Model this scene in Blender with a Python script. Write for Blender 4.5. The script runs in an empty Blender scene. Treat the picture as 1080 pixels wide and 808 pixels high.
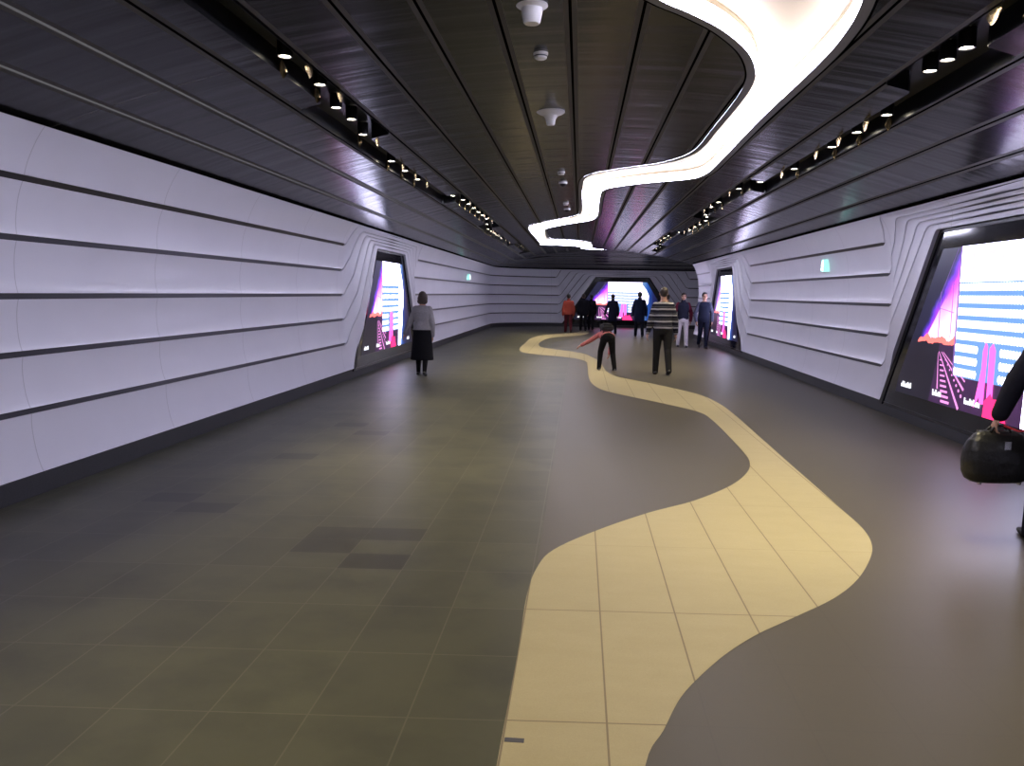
import bpy, bmesh, math, random
from mathutils import Vector, Matrix
from mathutils.geometry import delaunay_2d_cdt
random.seed(7)
PI = math.pi
sc = bpy.context.scene
COL = sc.collection

# ------------------------------------------------------------------ camera
F, HC = 850.0, 1.65
RO = math.radians(0.95)
cam = bpy.data.cameras.new('camera')
cam.sensor_width = 36; cam.sensor_fit = 'HORIZONTAL'; cam.lens = F / 1080 * 36
cam.clip_start = .05; cam.clip_end = 200
co = bpy.data.objects.new('camera', cam); COL.objects.link(co)
dY = Vector((70.4316, 404 - 308.8192, F)).normalized()
n_ = math.hypot(dY.y, dY.z)
Zc = Vector((0, dY.z / n_, -dY.y / n_))
Xc = dY.cross(Zc)
if Xc.x < 0: Xc = -Xc
r_ = Vector((Xc.x, dY.x, Zc.x)); u_ = Vector((Xc.y, dY.y, Zc.y)); f_ = Vector((Xc.z, dY.z, Zc.z))
R = math.cos(RO) * r_ + math.sin(RO) * u_
U = -math.sin(RO) * r_ + math.cos(RO) * u_
m = Matrix(((R.x, U.x, -f_.x, 0), (R.y, U.y, -f_.y, 0), (R.z, U.z, -f_.z, HC), (0, 0, 0, 1)))
co.matrix_world = m
sc.camera = co
sc.view_settings.view_transform = 'Standard'
sc.view_settings.look = 'None'
sc.view_settings.gamma = 1
sc.view_settings.use_curve_mapping = False
sc.view_settings.exposure = 0.0

# ------------------------------------------------------------------ materials
def mat(name, col=(.5, .5, .5), rough=.5, metal=0, spec=.5, coat=0, emit=None, es=1.0, coat_r=.1):
    m = bpy.data.materials.new(name); m.use_nodes = True
    b = m.node_tree.nodes['Principled BSDF']
    b.inputs['Base Color'].default_value = (*col, 1)
    b.inputs['Roughness'].default_value = rough
    b.inputs['Metallic'].default_value = metal
    b.inputs['Specular IOR Level'].default_value = spec
    b.inputs['Coat Weight'].default_value = coat
    b.inputs['Coat Roughness'].default_value = coat_r
    if emit:
        b.inputs['Emission Color'].default_value = (*emit, 1)
        b.inputs['Emission Strength'].default_value = es
    return m

class NT:
    """small helper for wiring nodes"""
    def __init__(s, m): s.t = m.node_tree; s.b = s.t.nodes.get('Principled BSDF')
    def n(s, k, **kw):
        o = s.t.nodes.new(k)
        for a, v in kw.items(): setattr(o, a, v)
        return o
    def l(s, a, b): s.t.links.new(a, b)
    def put(s, sock, v):
        if hasattr(v, 'links') or hasattr(v, 'is_linked'): s.l(v, sock)
        else: sock.default_value = v
    def m(s, op, a, b=0.0, c=None):
        o = s.n('ShaderNodeMath', operation=op)
        s.put(o.inputs[0], a); s.put(o.inputs[1], b)
        if c is not None: s.put(o.inputs[2], c)
        return o.outputs[0]
    def mix(s, f, a, b):
        o = s.n('ShaderNodeMix', data_type='RGBA')
        s.put(o.inputs[0], f); s.put(o.inputs[6], a); s.put(o.inputs[7], b)
        return o.outputs[2]
    def xyz(s, kind='Object'):
        t = s.n('ShaderNodeTexCoord'); q = s.n('ShaderNodeSeparateXYZ'); s.l(t.outputs[kind], q.inputs[0])
        return t.outputs[kind], q.outputs[0], q.outputs[1], q.outputs[2]
    def noise(s, vec, scale, detail=3, stretch=None, rough=.5):
        if stretch:
            mp = s.n('ShaderNodeMapping'); mp.inputs['Scale'].default_value = stretch; s.l(vec, mp.inputs[0]); vec = mp.outputs[0]
        o = s.n('ShaderNodeTexNoise'); o.inputs['Scale'].default_value = scale; o.inputs['Detail'].default_value = detail
        o.inputs['Roughness'].default_value = rough
        s.l(vec, o.inputs['Vector']); return o.outputs[0]
    def ramp(s, f, stops):
        o = s.n('ShaderNodeValToRGB'); s.put(o.inputs[0], f)
        e = o.color_ramp.elements
        while len(e) < len(stops): e.new(.5)
        for q, (p, c) in zip(e, stops): q.position = p; q.color = (*c, 1)
        return o.outputs[0]
    def bump(s, h, st=.3, dist=.01):
        o = s.n('ShaderNodeBump'); o.inputs['Strength'].default_value = st; o.inputs['Distance'].default_value = dist
        s.l(h, o.inputs['Height']); s.l(o.outputs[0], s.b.inputs['Normal'])
    def line(s, x, period, off, w):
        """1 inside a line of width w repeated at off + k*period"""
        d = s.m('PINGPONG', s.m('SUBTRACT', x, off), period / 2)
        return s.m('LESS_THAN', d, w / 2)

SEAM0, SEAMP = 6.2, 2.085
# white moulded wall panels
M_white = mat('white_grp', (.80, .78, .80), .40, coat=.14, coat_r=.10)
t = NT(M_white); v, x, y, z = t.xyz()
sy = t.line(y, SEAMP, SEAM0 - .25, .010); sx = t.line(x, SEAMP, .62, .010)
geo = t.n('ShaderNodeNewGeometry'); q = t.n('ShaderNodeSeparateXYZ'); t.l(geo.outputs['Normal'], q.inputs[0])
isx = t.m('GREATER_THAN', t.m('ABSOLUTE', q.outputs[0]), t.m('ABSOLUTE', q.outputs[1]))
seam = t.m('ADD', t.m('MULTIPLY', sy, isx), t.m('MULTIPLY', sx, t.m('SUBTRACT', 1.0, isx)))
nz = t.noise(v, 1.3, 4)
base = t.mix(nz, (.68, .675, .76, 1), (.76, .755, .84, 1))
t.l(t.mix(t.m('MULTIPLY', seam, .45), base, (.30, .29, .33, 1)), t.b.inputs['Base Color'])

M_steel = mat('brushed_steel', (.045, .043, .052), .30, .5)
M_groove = mat('groove_shadow_gap', (.07, .07, .085), .6)
M_plinth = mat('dark_granite', (.030, .031, .035), .45)
t = NT(M_plinth); v, x, y, z = t.xyz()
t.l(t.mix(t.noise(v, 60, 4), (.020, .021, .024, 1), (.045, .045, .05, 1)), t.b.inputs['Base Color'])
M_ledge = mat('plinth_ledge', (.13, .13, .14), .4, .6)

# ceiling sheet metal
M_ceil = mat('dark_ceiling_metal', (.03, .03, .03), .21, 0, .19)
t = NT(M_ceil); v, x, y, z = t.xyz()
rip = t.noise(v, 1.0, 3, (.22, 4.2, 1), .4)
sm = t.noise(v, 2.5, 4, (1, .6, 1))
sea = t.line(t.m('ADD', y, t.m('MULTIPLY', x, -.03)), SEAMP, SEAM0, .02)
base = t.mix(sm, (.008, .008, .008, 1), (.017, .016, .014, 1))
t.l(t.mix(sea, base, (.05, .047, .043, 1)), t.b.inputs['Base Color'])
t.bump(rip, .45, .02)
M_flange = mat('ceiling_seam_flange', (.062, .056, .048), .5, 0, .2)
M_rim = mat('ribbon_rim_metal', (.15, .15, .155), .45)
M_black = mat('black_recess', (.006, .006, .007), .30, 0, .3)
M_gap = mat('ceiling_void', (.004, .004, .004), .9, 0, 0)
M_led = mat('led_strip', (.9, .9, .9), .5, emit=(.76, .75, 1), es=31)
M_trough = mat('trough_lining', (.34, .27, .15), .6)
M_glint = mat('gold_glint', (.85, .62, .25), .22, 1)  # gold metal standing in for reflections beside the downlights
M_lens = mat('downlight_lens', (1, 1, 1), .3, emit=(1, .90, .70), es=30)
M_wplastic = mat('white_plastic', (.72, .71, .70), .4)
M_gplastic = mat('grey_plastic', (.35, .35, .37), .4)

# floor : dark honed granite tiles
TX0, TXP, TY0, TYP, TILT = -.24, .389, 2.965, .556, .055
M_floor = mat('dark_granite_tiles', (.1, .09, .07), .44, 0, .36)
t = NT(M_floor); v, x, y, z = t.xyz()
yt = t.m('SUBTRACT', y, t.m('MULTIPLY', x, TILT))
jx = t.line(x, TXP, TX0, .007); jy = t.line(yt, TYP, TY0, .007)
jj = t.m('MAXIMUM', jx, jy)
leftz = t.m('LESS_THAN', x, TX0 + .02)
ci = t.m('FLOOR', t.m('DIVIDE', t.m('SUBTRACT', x, TX0), TXP))
cj = t.m('FLOOR', t.m('DIVIDE', t.m('SUBTRACT', yt, TY0), TYP))
cv = t.n('ShaderNodeCombineXYZ'); t.l(ci, cv.inputs[0]); t.l(cj, cv.inputs[1])
wn = t.n('ShaderNodeTexWhiteNoise', noise_dimensions='2D'); t.l(cv.outputs[0], wn.inputs[0])
n1 = t.noise(v, 1.7, 5, (1, 1.2, 1), .6); n2 = t.noise(v, 220, 2)
tile = t.mix(wn.outputs[0], (.076, .075, .046, 1), (.098, .097, .060, 1))
tile = t.mix(t.m('MULTIPLY', t.m('SUBTRACT', n1, .44), 3.2), tile, (.054, .054, .036, 1))
tile = t.mix(t.m('MULTIPLY', jj, .62), tile, (.16, .145, .105, 1))
plain = t.mix(t.m('MULTIPLY', n1, .5), (.100, .088, .063, 1), (.086, .076, .055, 1))
plain = t.mix(t.m('MULTIPLY', jj, .10), plain, (.03, .028, .025, 1))
colr = t.mix(leftz, plain, tile)
# a few replaced half tiles that are darker than the rest
hj = t.m('FLOOR', t.m('DIVIDE', t.m('SUBTRACT', yt, TY0), TYP / 2))
dark = None
for (i, j) in ((-3, 6), (-4, 7), (-3, 8), (-4, 8), (-8, 11), (-7, 10), (-7, 17), (-6, 22), (-7, 24)):
    e = t.m('MULTIPLY', t.m('COMPARE', ci, float(i), .1), t.m('COMPARE', hj, float(j), .1))
    dark = e if dark is None else t.m('MAXIMUM', dark, e)
colr = t.mix(t.m('MULTIPLY', dark, .6), colr, (.022, .020, .017, 1))
colr = t.mix(t.m('MULTIPLY', n2, .25), colr, (.040, .037, .030, 1))
t.l(colr, t.b.inputs['Base Color'])
t.bump(n2, .15, .002)

M_path = mat('cream_sandstone', (.5, .4, .25), .6, 0, .3)
t = NT(M_path); v, x, y, z = t.xyz()
yt = t.m('SUBTRACT', y, t.m('MULTIPLY', x, TILT))
jj = t.m('MAXIMUM', t.line(x, TXP, TX0 + .385, .008), t.m('MULTIPLY', t.line(yt, TYP * 2, TY0, .008), t.m('MULTIPLY_ADD', t.m('LESS_THAN', yt, 4.3), .75, .25)))
n1 = t.noise(v, 3, 5, (1, 2.2, 1), .65); n2 = t.noise(v, 160, 3)
c = t.mix(n1, (.40, .345, .205, 1), (.49, .43, .27, 1))
c = t.mix(t.m('MULTIPLY', n2, .6), c, (.31, .27, .165, 1))
c = t.mix(t.m('MULTIPLY', jj, .7), c, (.13, .10, .07, 1))
t.l(c, t.b.inputs['Base Color'])

# ------------------------------------------------------------------ object helpers
def link(o, parent=None):
    COL.objects.link(o)
    if parent is not None: o.parent = parent
    return o

def mesh(name, verts, faces, mats, parent=None, smooth=False, fmat=None, sharp=None):
    me = bpy.data.meshes.new(name)
    me.from_pydata([tuple(v) for v in verts], [], faces)
    if not isinstance(mats, (list, tuple)): mats = [mats]
    for k in mats: me.materials.append(k)
    if fmat: me.polygons.foreach_set('material_index', fmat)
    if smooth:
        me.polygons.foreach_set('use_smooth', [True] * len(me.polygons))
        if sharp: me.set_sharp_from_angle(angle=math.radians(sharp))
    me.update()
    return link(bpy.data.objects.new(name, me), parent)

def bmobj(name, bm, mats, parent=None, smooth=True, sharp=35):
    bmesh.ops.recalc_face_normals(bm, faces=bm.faces[:])
    me = bpy.data.meshes.new(name); bm.to_mesh(me); bm.free()
    if not isinstance(mats, (list, tuple)): mats = [mats]
    for k in mats: me.materials.append(k)
    if smooth:
        me.polygons.foreach_set('use_smooth', [True] * len(me.polygons))
        if sharp: me.set_sharp_from_angle(angle=math.radians(sharp))
    return link(bpy.data.objects.new(name, me), parent)

def tag(o, label, cat, group=None):
    o['label'] = label; o['category'] = cat
    if group: o['group'] = group
    return o

def thing(name, label, cat, loc=(0, 0, 0), rz=0, group=None):
    o = bpy.data.objects.new(name, None); o.empty_display_size = .1
    COL.objects.link(o); o.location = loc; o.rotation_euler = (0, 0, rz)
    return tag(o, label, cat, group)

def struct(o): o['kind'] = 'structure'; return o

def box(bm, x0, x1, y0, y1, z0, z1):
    vs = [bm.verts.new(p) for p in ((x0, y0, z0), (x1, y0, z0), (x1, y1, z0), (x0, y1, z0), (x0, y0, z1), (x1, y0, z1), (x1, y1, z1), (x0, y1, z1))]
    for f in ((0, 3, 2, 1), (4, 5, 6, 7), (0, 1, 5, 4), (1, 2, 6, 5), (2, 3, 7, 6), (3, 0, 4, 7)): bm.faces.new([vs[i] for i in f])

def lathe(bm, prof, n=24, cen=(0, 0)):
    rings = []
    for r, z in prof:
        if r < 1e-6: rings.append([bm.verts.new((cen[0], cen[1], z))])
        else: rings.append([bm.verts.new((cen[0] + r * math.cos(2 * PI * i / n), cen[1] + r * math.sin(2 * PI * i / n), z)) for i in range(n)])
    for a, b in zip(rings, rings[1:]):
        for i in range(n):
            j = (i + 1) % n
            if len(a) == 1 and len(b) > 1: bm.faces.new((a[0], b[i], b[j]))
            elif len(b) == 1 and len(a) > 1: bm.faces.new((a[i], a[j], b[0]))
            elif len(a) > 1: bm.faces.new((a[i], a[j], b[j], b[i]))

def slab(bm, poly, y0, y1):
    """polygon in (x,z) extruded between y0 and y1"""
    a = [bm.verts.new((p[0], y0, p[1])) for p in poly]; b = [bm.verts.new((p[0], y1, p[1])) for p in poly]
    bm.faces.new(a); bm.faces.new(b[::-1])
    for i in range(len(a)):
        j = (i + 1) % len(a); bm.faces.new((a[i], b[i], b[j], a[j]))

# ------------------------------------------------------------------ plan of the tunnel: an L, straight ahead then turning right
CX, CY = .10, 36.5
Y0, XE = -7.0, 11.0
CROWN, KA = 3.60, .0418
OUT, ARC = 4.3, 3.0
L1 = (CY + OUT - ARC) - Y0
LA = ARC * PI / 2
def fr_outer(s):
    if s <= L1: return (CX - OUT, Y0 + s), (-1.0, 0.0)
    c = (CX - OUT + ARC, CY + OUT - ARC)
    if s <= L1 + LA:
        a = PI - (s - L1) / ARC
        return (c[0] + ARC * math.cos(a), c[1] + ARC * math.sin(a)), (math.cos(a), math.sin(a))
    return (c[0] + s - L1 - LA, CY + OUT), (0.0, 1.0)
RI = .30
L2 = (CY - OUT - RI) - Y0
LB = RI * PI / 2
def fr_inner(s):
    if s <= L2: return (CX + OUT, Y0 + s), (1.0, 0.0)
    c = (CX + OUT + RI, CY - OUT - RI)
    if s <= L2 + LB:
        a = PI - (s - L2) / RI
        return (c[0] + RI * math.cos(a), c[1] + RI * math.sin(a)), (-math.cos(a), -math.sin(a))
    return (c[0] + s - L2 - LB, CY - OUT), (0.0, -1.0)

SZ = [2.845, 2.46, 2.01, 1.56, 1.11, .66, .18]
AK = [3.42, 3.28, 3.18, 3.08, 3.10, 3.13, 2.93]
BK = [3.20, 3.06, 2.60, 2.26, 1.91, 1.61, 1.34]
TK = [2.845, 2.832, 2.765, 2.71, 2.65, 2.58, 2.51]
QK = [0, 0, .3, .55, .8, .95, 1]
RK = [.002, .07, .11, .12, .12, .12, .05]
PROF = [(.18, 4.31), (.5, 4.37), (1.0, 4.435), (1.5, 4.45), (2.0, 4.44), (2.46, 4.36), (2.66, 4.28), (2.85, 4.16)]
def wprof(z):
    if z <= PROF[0][0]: return PROF[0][1]
    for (a, ua), (b, ub) in zip(PROF, PROF[1:]):
        if z <= b: return ua + (ub - ua) * (z - a) / (b - a)
    return PROF[-1][1]
SCREEN_U = 4.30

def groove_paths(S0, S1, cs):
    P = []
    for k in range(7):
        V = [(S0, SZ[k])]; T = []; N = []; last = S0
        for c in cs:
            V += [(c - AK[k], SZ[k]), (c - BK[k], TK[k]), (c + BK[k], TK[k]), (c + AK[k], SZ[k])]
            T += [0, 1, 1, 1]; N += [max(8, int((c - 3.2 - last) / .35)), 16, 14, 16]; last = c + 3.2
        V.append((S1, SZ[k])); T.append(0); N.append(max(8, int((S1 - last) / .30)))
        pts = []
        for i in range(len(V) - 1):
            a, b = Vector(V[i]), Vector(V[i + 1]); L = (b - a).length; d = (b - a) / L
            ra = 0 if i == 0 else min(RK[k], L * .45); rb = 0 if i == len(V) - 2 else min(RK[k], L * .45)
            for j in range(N[i] + 1):
                w = j / N[i]; p = a + d * (ra + (L - ra - rb) * w)
                if T[i] == 0: q = 0.
                elif i % 4 == 2: q = 1.
                else:
                    e = w if i % 4 == 1 else 1 - w; q = min(1, .15 + e / .35)
                pts.append((p.x, p.y, T[i], q))
            if i < len(V) - 2:      # rounded corner
                c2 = Vector(V[i + 2]); d2 = (c2 - b).normalized(); r2 = min(RK[k], (c2 - b).length * .45)
                p0, p2 = b - d * rb, b + d2 * r2
                q0 = pts[-1][3]; q1 = .15 if i % 4 in (0, 3) else 1.
                if i % 4 == 3: q1 = 0.
                for j in (1, 2, 3, 4):
                    w = j / 5; p = p0 * (1 - w) ** 2 + b * 2 * w * (1 - w) + p2 * w * w
                    pts.append((p.x, p.y, max(T[i], T[i + 1]), q0 + (q1 - q0) * w))
        P.append([(s, z, T_, wprof(z) * (1 - q * QK[k]) + 4.26 * q * QK[k]) for s, z, T_, q in pts])
    return P

TROW = [0, .0, .03, .08, .16, .28, .42, .58, .72, .84, .92, .97, 1, 1]
def wall(name, fr, S0, S1, cs):
    P = groove_paths(S0, S1, cs); n = len(P[0])
    def at(s, z, u):
        (x, y), (nx, ny) = fr(s); d = u - OUT
        return (x + nx * d, y + ny * d, z)
    V, Fc = [], []
    def gap(j, a, b):
        w = math.hypot(a[0] - b[0], a[1] - b[1]); g = .024 if not a[2] else .014
        return min(.3, g / max(w, 1e-4)), w
    for k in range(6):
        base = len(V)
        for j in range(n):
            a, b = P[k][j], P[k + 1][j]; e, w = gap(j, a, b)
            e0 = 0 if k == 0 else e; e1 = 0 if k == 5 else e
            for i, tt in enumerate(TROW):
                h = e0 + tt * (1 - e0 - e1)
                s = a[0] + (b[0] - a[0]) * h; z = a[1] + (b[1] - a[1]) * h; u = a[3] + (b[3] - a[3]) * h
                u += min(.025, .06 * w) * (1 - abs(2 * tt - 1) ** 2.4)
                if i in (0, len(TROW) - 1): u += .045
                V.append(at(s, z, u))
        m_ = len(TROW)
        for j in range(n - 1):
            for i in range(m_ - 1):
                q = base + j * m_ + i; Fc.append((q, q + 1, q + m_ + 1, q + m_))
    o = struct(mesh(name, V, Fc, M_white, smooth=True, sharp=40))
    for k in range(1, 6):       # the steel strip lying in each groove
        V, Fc, fm = [], [], []
        for j in range(n):
            a, up, dn = P[k][j], P[k - 1][j], P[k + 1][j]
            for nb in (up, dn):
                e, w = gap(j, a, nb); e *= 1.25
                V.append(at(a[0] + (nb[0] - a[0]) * e, a[1] + (nb[1] - a[1]) * e, a[3] + (nb[3] - a[3]) * e + .016 + .012 * a[2]))
        for j in range(n - 1):
            Fc.append((2 * j, 2 * j + 1, 2 * j + 3, 2 * j + 2)); fm.append(1 if (P[k][j][2] or P[k][j + 1][2]) else 0)
        st = mesh('steel_strip', V, Fc, [M_steel, M_groove], o, fmat=fm); st['kind'] = 'structure'
    # return from the inner white edge back to the screen
    V, Fc = [], []
    idx = [j for j in range(n) if P[6][j][2]]
    for j in range(n):
        a = P[6][j]; V += [at(a[0], a[1], a[3]), at(a[0], a[1], a[3] + .10)]
    for j in range(n - 1): Fc.append((2 * j, 2 * j + 1, 2 * j + 3, 2 * j + 2))
    r = mesh('edge_return', V, Fc, M_white, o, smooth=True, sharp=30); r['kind'] = 'structure'
    # plinth
    V, Fc, fm = [], [], []
    pr = [(4.33, 0.0), (4.33, .165), (4.315, .178), (4.60, .19)]
    ns = max(10, int((S1 - S0) / .3))
    for j in range(ns + 1):
        s = S0 + (S1 - S0) * j / ns
        for u, z in pr: V.append(at(s, z, u))
    for j in range(ns):
        for i in range(3):
            q = j * 4 + i; Fc.append((q, q + 4, q + 5, q + 1)); fm.append(1 if i == 1 else 0)
    struct(mesh('baseboard_' + name.split('_')[1], V, Fc, [M_plinth, M_ledge], fmat=fm))
    return o

SL, SB = 17.75 - Y0, L1 + LA + (2.08 - (CX - OUT + ARC))
SR1, SR2 = 9.18 - Y0, 25.35 - Y0
smid = L1 + LA * .8
wall('wall_left', fr_outer, 0, smid, [SL])
wall('wall_back', fr_outer, smid, L1 + LA + 12.0, [SB])
wall('wall_right', fr_inner, 0, L2 + LB + 6, [SR1, SR2])

# ------------------------------------------------------------------ floor with the winding stone path
def catmull(P, n=6):
    out = []
    Q = [P[0]] + list(P) + [P[-1]]
    for i in range(1, len(Q) - 2):
        p0, p1, p2, p3 = [Vector(q) for q in Q[i - 1:i + 3]]
        for j in range(n):
            w = j / n
            out.append(tuple(.5 * ((2 * p1) + (p2 - p0) * w + (2 * p0 - 5 * p1 + 4 * p2 - p3) * w * w + (3 * p1 - p0 - 3 * p2 + p3) * w ** 3)))
    out.append(tuple(P[-1])); return out

FL = [(-.25, -6.5), (-.25, -2), (-.25, 1), (-.25, 2.65), (-.245, 3.53), (-.25, 4.25), (-.22, 4.7), (-.13, 5.07), (.15, 5.53), (.56, 6.06), (.96, 6.48), (1.35, 7.05), (1.61, 7.62), (1.74, 8.14), (1.78, 8.69), (1.80, 9.8), (1.80, 10.9), (1.72, 11.6), (1.31, 12.4), (.79, 13.25), (.42, 14.0), (.26, 14.95), (.21, 16.24), (.21, 18.8), (.16, 19.93), (-.25, 20.95), (-1.31, 22.0), (-1.67, 22.95), (-1.77, 24.5), (-1.77, 27), (-1.76, 29.4), (-1.40, 32.0), (-.5, 33.9), (-.05, 35.2), (.0, 36.6)]
FR = [(.10, -6.5), (.10, -2), (.11, 1), (.17, 2.0), (.27, 2.7), (.36, 2.95), (.46, 3.22), (.60, 3.47), (.74, 3.68), (.92, 3.90), (1.17, 4.15), (1.44, 4.43), (1.67, 4.75), (1.88, 5.15), (2.0, 5.46), (2.07, 5.82), (2.09, 6.31), (2.12, 7.81), (2.16, 9.6), (2.20, 11.6), (2.16, 12.8), (1.99, 13.8), (1.42, 15.1), (.80, 16.3), (.61, 17.3), (.56, 18.6), (.50, 20.0), (.36, 21.2), (.04, 22.7), (-1.0, 24.4), (-1.27, 25.6), (-1.29, 27.8), (-1.0, 30.3), (.0, 32.4), (.38, 34.2), (.42, 36.6)]
def ribbon_poly(Lp, Rp, n=5): return catmull(Lp, n) + catmull(Rp, n)[::-1]
fp = ribbon_poly(FL, FR)
bm = bmesh.new(); box(bm, CX - 4.6, XE, Y0, CY + 4.6, -.12, 0)
floor = struct(bmobj('floor', bm, M_floor, smooth=False))
def tri_fill(poly):
    r = delaunay_2d_cdt([Vector(p) for p in poly], [], [list(range(len(poly)))], 1, 1e-6)
    return [tuple(v) for v in r[0]], [tuple(f) for f in r[2]]
v2, f2 = tri_fill(fp)
o = mesh('stone_path', [(x, y, .002) for x, y in v2], f2, M_path, floor); o['kind'] = 'structure'
o['label'] = 'cream sandstone path winding along the dark floor'
bm = bmesh.new(); box(bm, -.238, -.165, 2.80, 2.828, 0, .0035)
o = bmobj('drain_slot', bm, M_groove, floor, smooth=False)

# ------------------------------------------------------------------ ceiling
def ufun(x, y):
    a, b = x - CX, y - CY
    if -a > OUT - ARC and b > OUT - ARC: return OUT - ARC + math.hypot(-a - (OUT - ARC), b - (OUT - ARC))
    return max(-a, b)
def zc(u): return CROWN - KA * u * u
def upath(u, step=.7):
    pts = []; r = max(0., u - (OUT - ARC))
    y1 = CY + (OUT - ARC) if r > 0 else CY + u
    n = int((y1 - Y0) / step)
    for i in range(n + 1): pts.append((CX - u, Y0 + (y1 - Y0) * i / n))
    if r > 0:
        for i in range(1, 9):
            a = PI - PI / 2 * i / 8; pts.append((CX - OUT + ARC + r * math.cos(a), CY + OUT - ARC + r * math.sin(a)))
    x1 = pts[-1][0]; n = int((XE - x1) / step)
    for i in range(1, n + 1): pts.append((x1 + (XE - x1) * i / n, CY + u))
    return pts
CLn = [(-.10, -6.5), (-.10, -2), (-.15, 1), (-.25, 3.0), (-.15, 4.3), (.10, 5.05), (.45, 5.62), (.72, 5.9), (.98, 6.2), (1.24, 6.63), (1.40, 7.08), (1.48, 7.54), (1.51, 8.31), (1.51, 9.6), (1.51, 10.6), (1.43, 11.35), (1.16, 12.15), (.65, 12.88), (.26, 13.42), (.04, 14.1), (-.01, 15.5), (-.01, 19.2), (-.15, 20.7), (-.98, 21.95), (-1.41, 22.7), (-1.53, 23.9), (-1.52, 27), (-1.51, 30.0), (-1.44, 31.4), (-.12, 33.8), (.02, 35.2), (.35, 35.75), (1.1, 35.85), (1.9, 35.86)]
CRn = [(.25, -6.5), (.25, -2), (.25, 1), (.35, 2.8), (.62, 3.5), (1.05, 4.15), (1.42, 4.7), (1.62, 5.15), (1.72, 5.5), (1.79, 6.05), (1.82, 6.85), (1.81, 8.8), (1.84, 11), (1.84, 12.5), (1.70, 13.25), (1.34, 13.88), (.76, 14.75), (.42, 15.4), (.34, 16.4), (.37, 19.8), (.35, 20.9), (.18, 22.0), (-.64, 23.35), (-1.06, 24.1), (-1.14, 25.5), (-1.14, 28.4), (-.50, 29.6), (.22, 30.8), (.40, 32.5), (.43, 34.6), (.62, 35.40), (1.2, 35.56), (1.9, 35.58)]
cl, cr = catmull(CLn, 4), catmull(CRn, 4)
rib = cl + cr[::-1]
def offset_poly(P, d):
    out = []; n = len(P)
    area = sum(P[i][0] * P[(i + 1) % n][1] - P[(i + 1) % n][0] * P[i][1] for i in range(n))
    sg = 1 if area > 0 else -1
    for i in range(n):
        a, b, c = Vector(P[i - 1]), Vector(P[i]), Vector(P[(i + 1) % n])
        t1, t2 = (b - a).normalized(), (c - b).normalized(); tn = t1 + t2
        if tn.length < 1e-4: tn = t1
        tn.normalize(); out.append((b.x + sg * tn.y * d, b.y - sg * tn.x * d))
    return out
rim1, rim2 = offset_poly(rib, .075), offset_poly(rib, .092)

LX = lambda k: -.12 + .505 * k
def slot_poly(xin, xout, ev, yend):
    """a slot that changes between the half next to the centre and the half next to the wall; ev = [(y, state)], state I, F (full) or O"""
    xm = (xin + xout) / 2
    A, B = [], []      # A: edge towards the centre, B: edge towards the wall
    for i, (y, st) in enumerate(ev):
        y2 = ev[i + 1][0] if i + 1 < len(ev) else yend
        a = xm if st == 'O' else xin; b = xm if st == 'I' else xout
        ys = [y + .10, y2 - .10] if y2 - y < 2 else [y + .10] + [y + .10 + (y2 - y - .2) * k / max(1, int((y2 - y) / .8)) for k in range(1, max(1, int((y2 - y) / .8)))] + [y2 - .10]
        for Q, c in ((A, a), (B, b)):
            if Q and abs(Q[-1][0] - c) > .01:
                x0, y0 = Q[-1]
                for fx, fy in ((.03, .28), (.12, .41), (.5, .5), (.88, .59), (.97, .72)): Q.append((x0 + (c - x0) * fx, y0 + (ys[0] - y0) * fy))
        for yy in ys: A.append((a, yy)); B.append((b, yy))
    return A + B[::-1]
LIN, LOUT = LX(-4) - .012, LX(-5) + .012
RIN, ROUT = LX(5) + .0, LX(6) - .03
evL = [(-6, 'I'), (7.45, 'F'), (9.1, 'O'), (14.5, 'F'), (15.3, 'I'), (20.3, 'F'), (21.5, 'O'), (28.3, 'F'), (28.9, 'I'), (33.6, 'F')]
evR = [(-6, 'I'), (5.85, 'F'), (7.0, 'O'), (12.4, 'F'), (13.3, 'I'), (17.6, 'F'), (18.3, 'O'), (22.2, 'F'), (22.8, 'I'), (27.6, 'F'), (28.2, 'O')]
slotL = slot_poly(LIN, LOUT, evL, 34.6); slotR = slot_poly(RIN, ROUT, evR, 31.5)
slotB = [(LOUT + .02, 38.55)] + [(-1.4 + i * .8, 38.62) for i in range(12)] + [(-1.4 + i * .8, 38.70) for i in range(11, -1, -1)] + [(LOUT + .02, 38.62)]

lines = []
us = []
for k in range(-8, 9):
    uk = CX - LX(k)
    if abs(uk) < 4.12: us.append(uk)
ulist = [-4.2, 4.2]
for uk in us: ulist += [uk - .048, uk - .011, uk + .011, uk + .048]
inp, edg = [], []
def addline(P, closed=False):
    b = len(inp); inp.extend(Vector(p) for p in P)
    for i in range(len(P) - 1): edg.append((b + i, b + i + 1))
    if closed: edg.append((b + len(P) - 1, b))
for u in ulist: addline(upath(u))
mids = [(a + b) / 2 for a, b in zip(sorted(us), sorted(us)[1:])]
for u in mids: addline(upath(u, 1.1))
for P in (rib, rim1, rim2, slotL, slotR, slotB): addline(P, True)
res = delaunay_2d_cdt(inp, edg, [], 0, 1e-5)
cv_, cf_ = [tuple(v) for v in res[0]], [tuple(f) for f in res[2]]
def inside(p, P):
    x, y = p; c = False; j = len(P) - 1
    for i in range(len(P)):
        if (P[i][1] > y) != (P[j][1] > y) and x < (P[j][0] - P[i][0]) * (y - P[i][1]) / (P[j][1] - P[i][1]) + P[i][0]: c = not c
        j = i
    return c
cz = [zc(ufun(x, y)) for x, y in cv_]
G = {'panel': [], 'void': [], 'rib': [], 'slotL': [], 'slotR': [], 'slotB': []}; pm = []
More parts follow.
